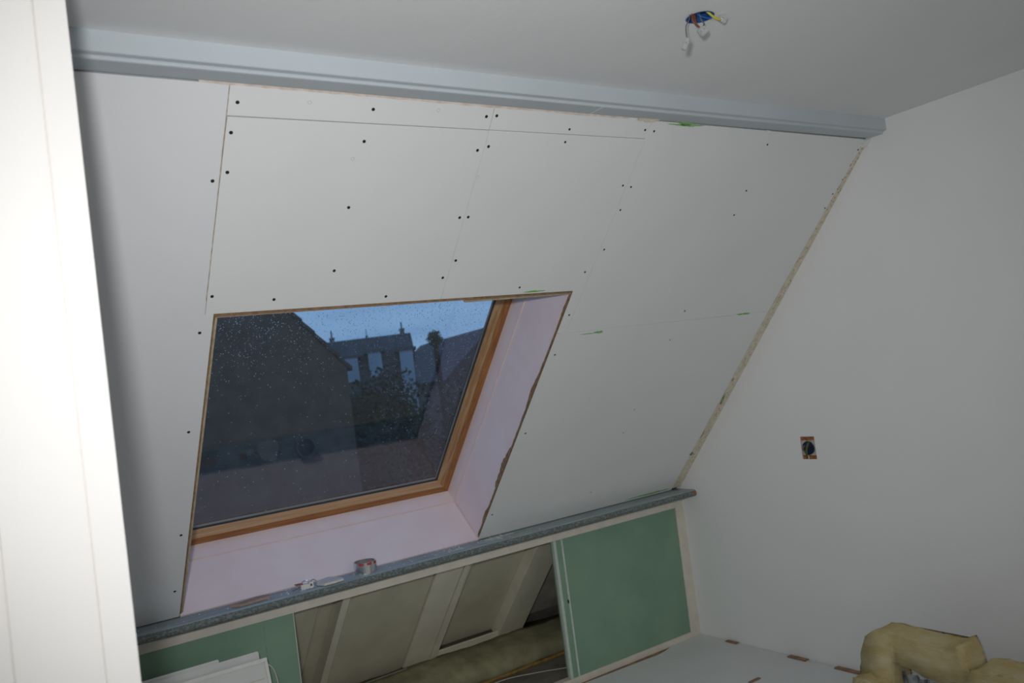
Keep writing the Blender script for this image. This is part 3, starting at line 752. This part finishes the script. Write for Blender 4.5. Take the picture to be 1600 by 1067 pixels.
# ------------------------------------------------------------------ outside
GZ = -5.6
gr = link('ground', BX((-60, 4.9, GZ-.5), (120, 140, GZ)), mat('dark_lawn', (.03, .05, .025), .95, .3, 1.0))
struct(gr)
m_rtile = mat('dark_roof_tiles', (.060, .045, .040), .8, .2, 3, .5, 12)
m_bwall = mat('dark_brick_wall', (.105, .070, .050), .9, .2, 4, .5, 20)
m_pale = mat('pale_render', (.42, .50, .56), .8, .1, 1)
m_dwin = mat('dark_window', (.02, .03, .04), .1, .1, 1)
m_grtile = mat('grey_slate', (.10, .115, .125), .7, .2, 2, .4, 10)
def gable_house(name, M, L, W, zE, zR, mw, mr, label, wins, chim, over=.35, dorm=()):
    """M places local axes: x along the ridge, y across, z up; house from x=0..L, y=-W/2..W/2"""
    o0 = M @ Vector((L/2, 0, GZ))
    root = tag(empty(name, tuple(o0)), label, 'house')
    bm = bmesh.new(); prism(bm, [(-W/2, GZ), (W/2, GZ), (W/2, zE), (0, zR-.08), (-W/2, zE)], lambda y, z, x: M @ Vector((x, y, z)), 0, L)
    link('wall', bm, mw, root, origin=o0)
    sl = (zR-zE)/(W/2)
    for s in (-1, 1):
        bm = bmesh.new(); nrow = 14
        for r in range(nrow):
            ya = (W/2+over)*r/nrow; yb = (W/2+over)*(r+1)/nrow + .04
            prism(bm, [(s*ya, zR - sl*ya + .05), (s*yb, zR - sl*yb + .09), (s*yb, zR - sl*yb + .02), (s*ya, zR - sl*ya - .02)], lambda y, z, x: M @ Vector((x, y, z)), -over, L+over)
        link('roof_slope', bm, mr, root, origin=o0)
    for (x, z, w_, h, side) in wins:
        yf = side*W/2
        bm = bmesh.new(); box(bm, (x, min(yf, yf+side*.05), z), (x+w_, max(yf, yf+side*.05), z+h), M); f = link('window', bm, m_pale, root, origin=o0)
        bm = bmesh.new(); box(bm, (x+.1, min(yf+side*.04, yf+side*.07), z+.1), (x+w_-.1, max(yf+side*.04, yf+side*.07), z+h-.1), M); link('pane', bm, m_dwin, f, origin=o0)
    for (x, y, zt, ww) in chim:
        zz = zR - sl*abs(y) - .2
        bm = bmesh.new(); box(bm, (x-ww, y-ww, zz), (x+ww, y+ww, zt), M); box(bm, (x-ww*1.2, y-ww*1.2, zt), (x+ww*1.2, y+ww*1.2, zt+.08), M); c = link('chimney', bm, mw, root, origin=o0)
        bm = bmesh.new(); tube(bm, [M @ Vector((x, y, zt)), M @ Vector((x, y, zt+.35))], ww*.35, 8); link('chimney_pot', bm, mr, c, origin=o0)
    for (x, w_, z0, z1, yf) in dorm:
        bm = bmesh.new(); box(bm, (x, min(0, yf), z0), (x+w_, max(0, yf), z1), M); d = link('dormer', bm, m_pale, root, origin=o0)
        bm = bmesh.new(); box(bm, (x-.15, min(0, yf*1.02), z1), (x+w_+.15, max(0, yf*1.02), z1+.12), M); link('dormer_roof', bm, mr, d, origin=o0)
    return root
# near neighbour: gable end faces the room
Mn = Matrix.Translation((2.95, 13.0, 0)) @ Matrix.Rotation(math.radians(90), 4, 'Z')
gable_house('neighbour_house', Mn, 9, 5.2, 2.12, 5.0, m_bwall, m_rtile, 'dark neighbouring house with a steep gable filling the left of the pane', [], [], over=.04)
def between(p, q, back):
    p = Vector(p); q = Vector(q); d = (q-p).normalized()
    M = Matrix((( d.x, -d.y, 0, p.x), (d.y, d.x, 0, p.y), (0, 0, 1, 0), (0, 0, 0, 1))); return M, (q-p).length
ang = math.radians(24.5); dx, dy = math.cos(ang), -math.sin(ang); cx, cy = 35*math.sin(ang), 35*math.cos(ang)
Ma, La = between((cx-3.2*dx, cy-3.2*dy, 0), (cx+1.8*dx, cy+1.8*dy, 0), 0)
gable_house('terrace_house', Ma, La, 4.0, 2.75, 3.92, mat('grey_render', (.13, .16, .175), .8, .2, 1), m_grtile, 'grey far house with three pale bays, middle of the pane', [], [(1.9, 0, 4.05, .09), (3.3, 0, 3.98, .04), (La-.25, 0, 4.1, .09)], over=.08, dorm=((2.35, .5, 2.2, 3.12, -2.2), (3.25, .5, 2.3, 3.22, -2.2), (4.45, .5, .6, 3.15, -2.3)))
Mb, Lb = between((29.3, 54.5, 0), (27.2, 41.9, 0), 0)
gable_house('far_house', Mb, Lb, 6.0, 2.2, 4.72, mat('brown_render', (.12, .11, .11), .8, .2, 1), mat('brown_slate', (.085, .085, .095), .7, .2, 2), 'far house with a long brown roof at the right edge of the pane', [(2.0, -1.6, .9, 1.3, 1), (5, -1.6, .9, 1.3, 1), (8, -1.6, .9, 1.3, 1)], [])
m_leaf = mat('dark_foliage', (.030, .055, .032), .9, .4, 1.5, col2=(.015, .03, .018))
m_bark = mat('bark', (.05, .04, .03), .9, .2, 8)
def tree(x, y, ztop, r, rz, label, nleaf=1500, seed=1, lz=.085, cat='tree'):
    random.seed(seed); nleaf = int(nleaf*2.6) if lz > .08 else nleaf
    root = tag(empty('tree' if cat == 'tree' else 'hedge', (x, y, GZ)), label, cat)
    bm = bmesh.new(); tube(bm, [(x, y, GZ-.1), (x+.05, y, (GZ+ztop)/2), (x, y, ztop-rz)], .14, 8); link('trunk' if cat == 'tree' else 'stem', bm, m_bark, root)
    bm = bmesh.new(); c = Vector((x, y, ztop-rz))
    for k in range(nleaf):
        d = Vector((random.gauss(0, 1), random.gauss(0, 1), random.gauss(0, 1))).normalized()
        rad = random.uniform(.5, 1.0) * (1 + .25*noise.noise(d*2.2 + Vector((seed, 0, 0))))
        p = c + Vector((d.x*r*rad, d.y*r*rad, d.z*rz*rad))
        a = Vector((random.uniform(-1, 1), random.uniform(-1, 1), random.uniform(-1, 1))).normalized()*lz; b = a.cross(d).normalized()*lz*.6
        bm.faces.new([bm.verts.new(p - a), bm.verts.new(p + b), bm.verts.new(p + a), bm.verts.new(p - b)])
    o = link('foliage', bm, m_leaf, root); o['kind'] = 'stuff'
tree(19.3, 34.6, 4.25, .38, .38, 'small round treetop showing above the far roofs', 900, 2, .05)
tree(8.3, 19.0, 2.0, 1.0, 2.4, 'dark upright tree right of the neighbouring gable', 2000, 3)
tree(12.2, 25.5, 2.55, 1.7, 3.0, 'broad dark tree in front of the far houses', 2400, 4)
tree(12.6, 20.6, 1.9, 1.3, 2.6, 'dark tree at the right side of the pane', 2400, 5)
tree(6.7, 14.6, .75, .85, 2.2, 'lowest bushy tree close behind the garden', 1800, 6)
tree(9.3, 15.4, .8, 1.15, 2.4, 'low dark tree close behind the garden on the right', 2200, 7)
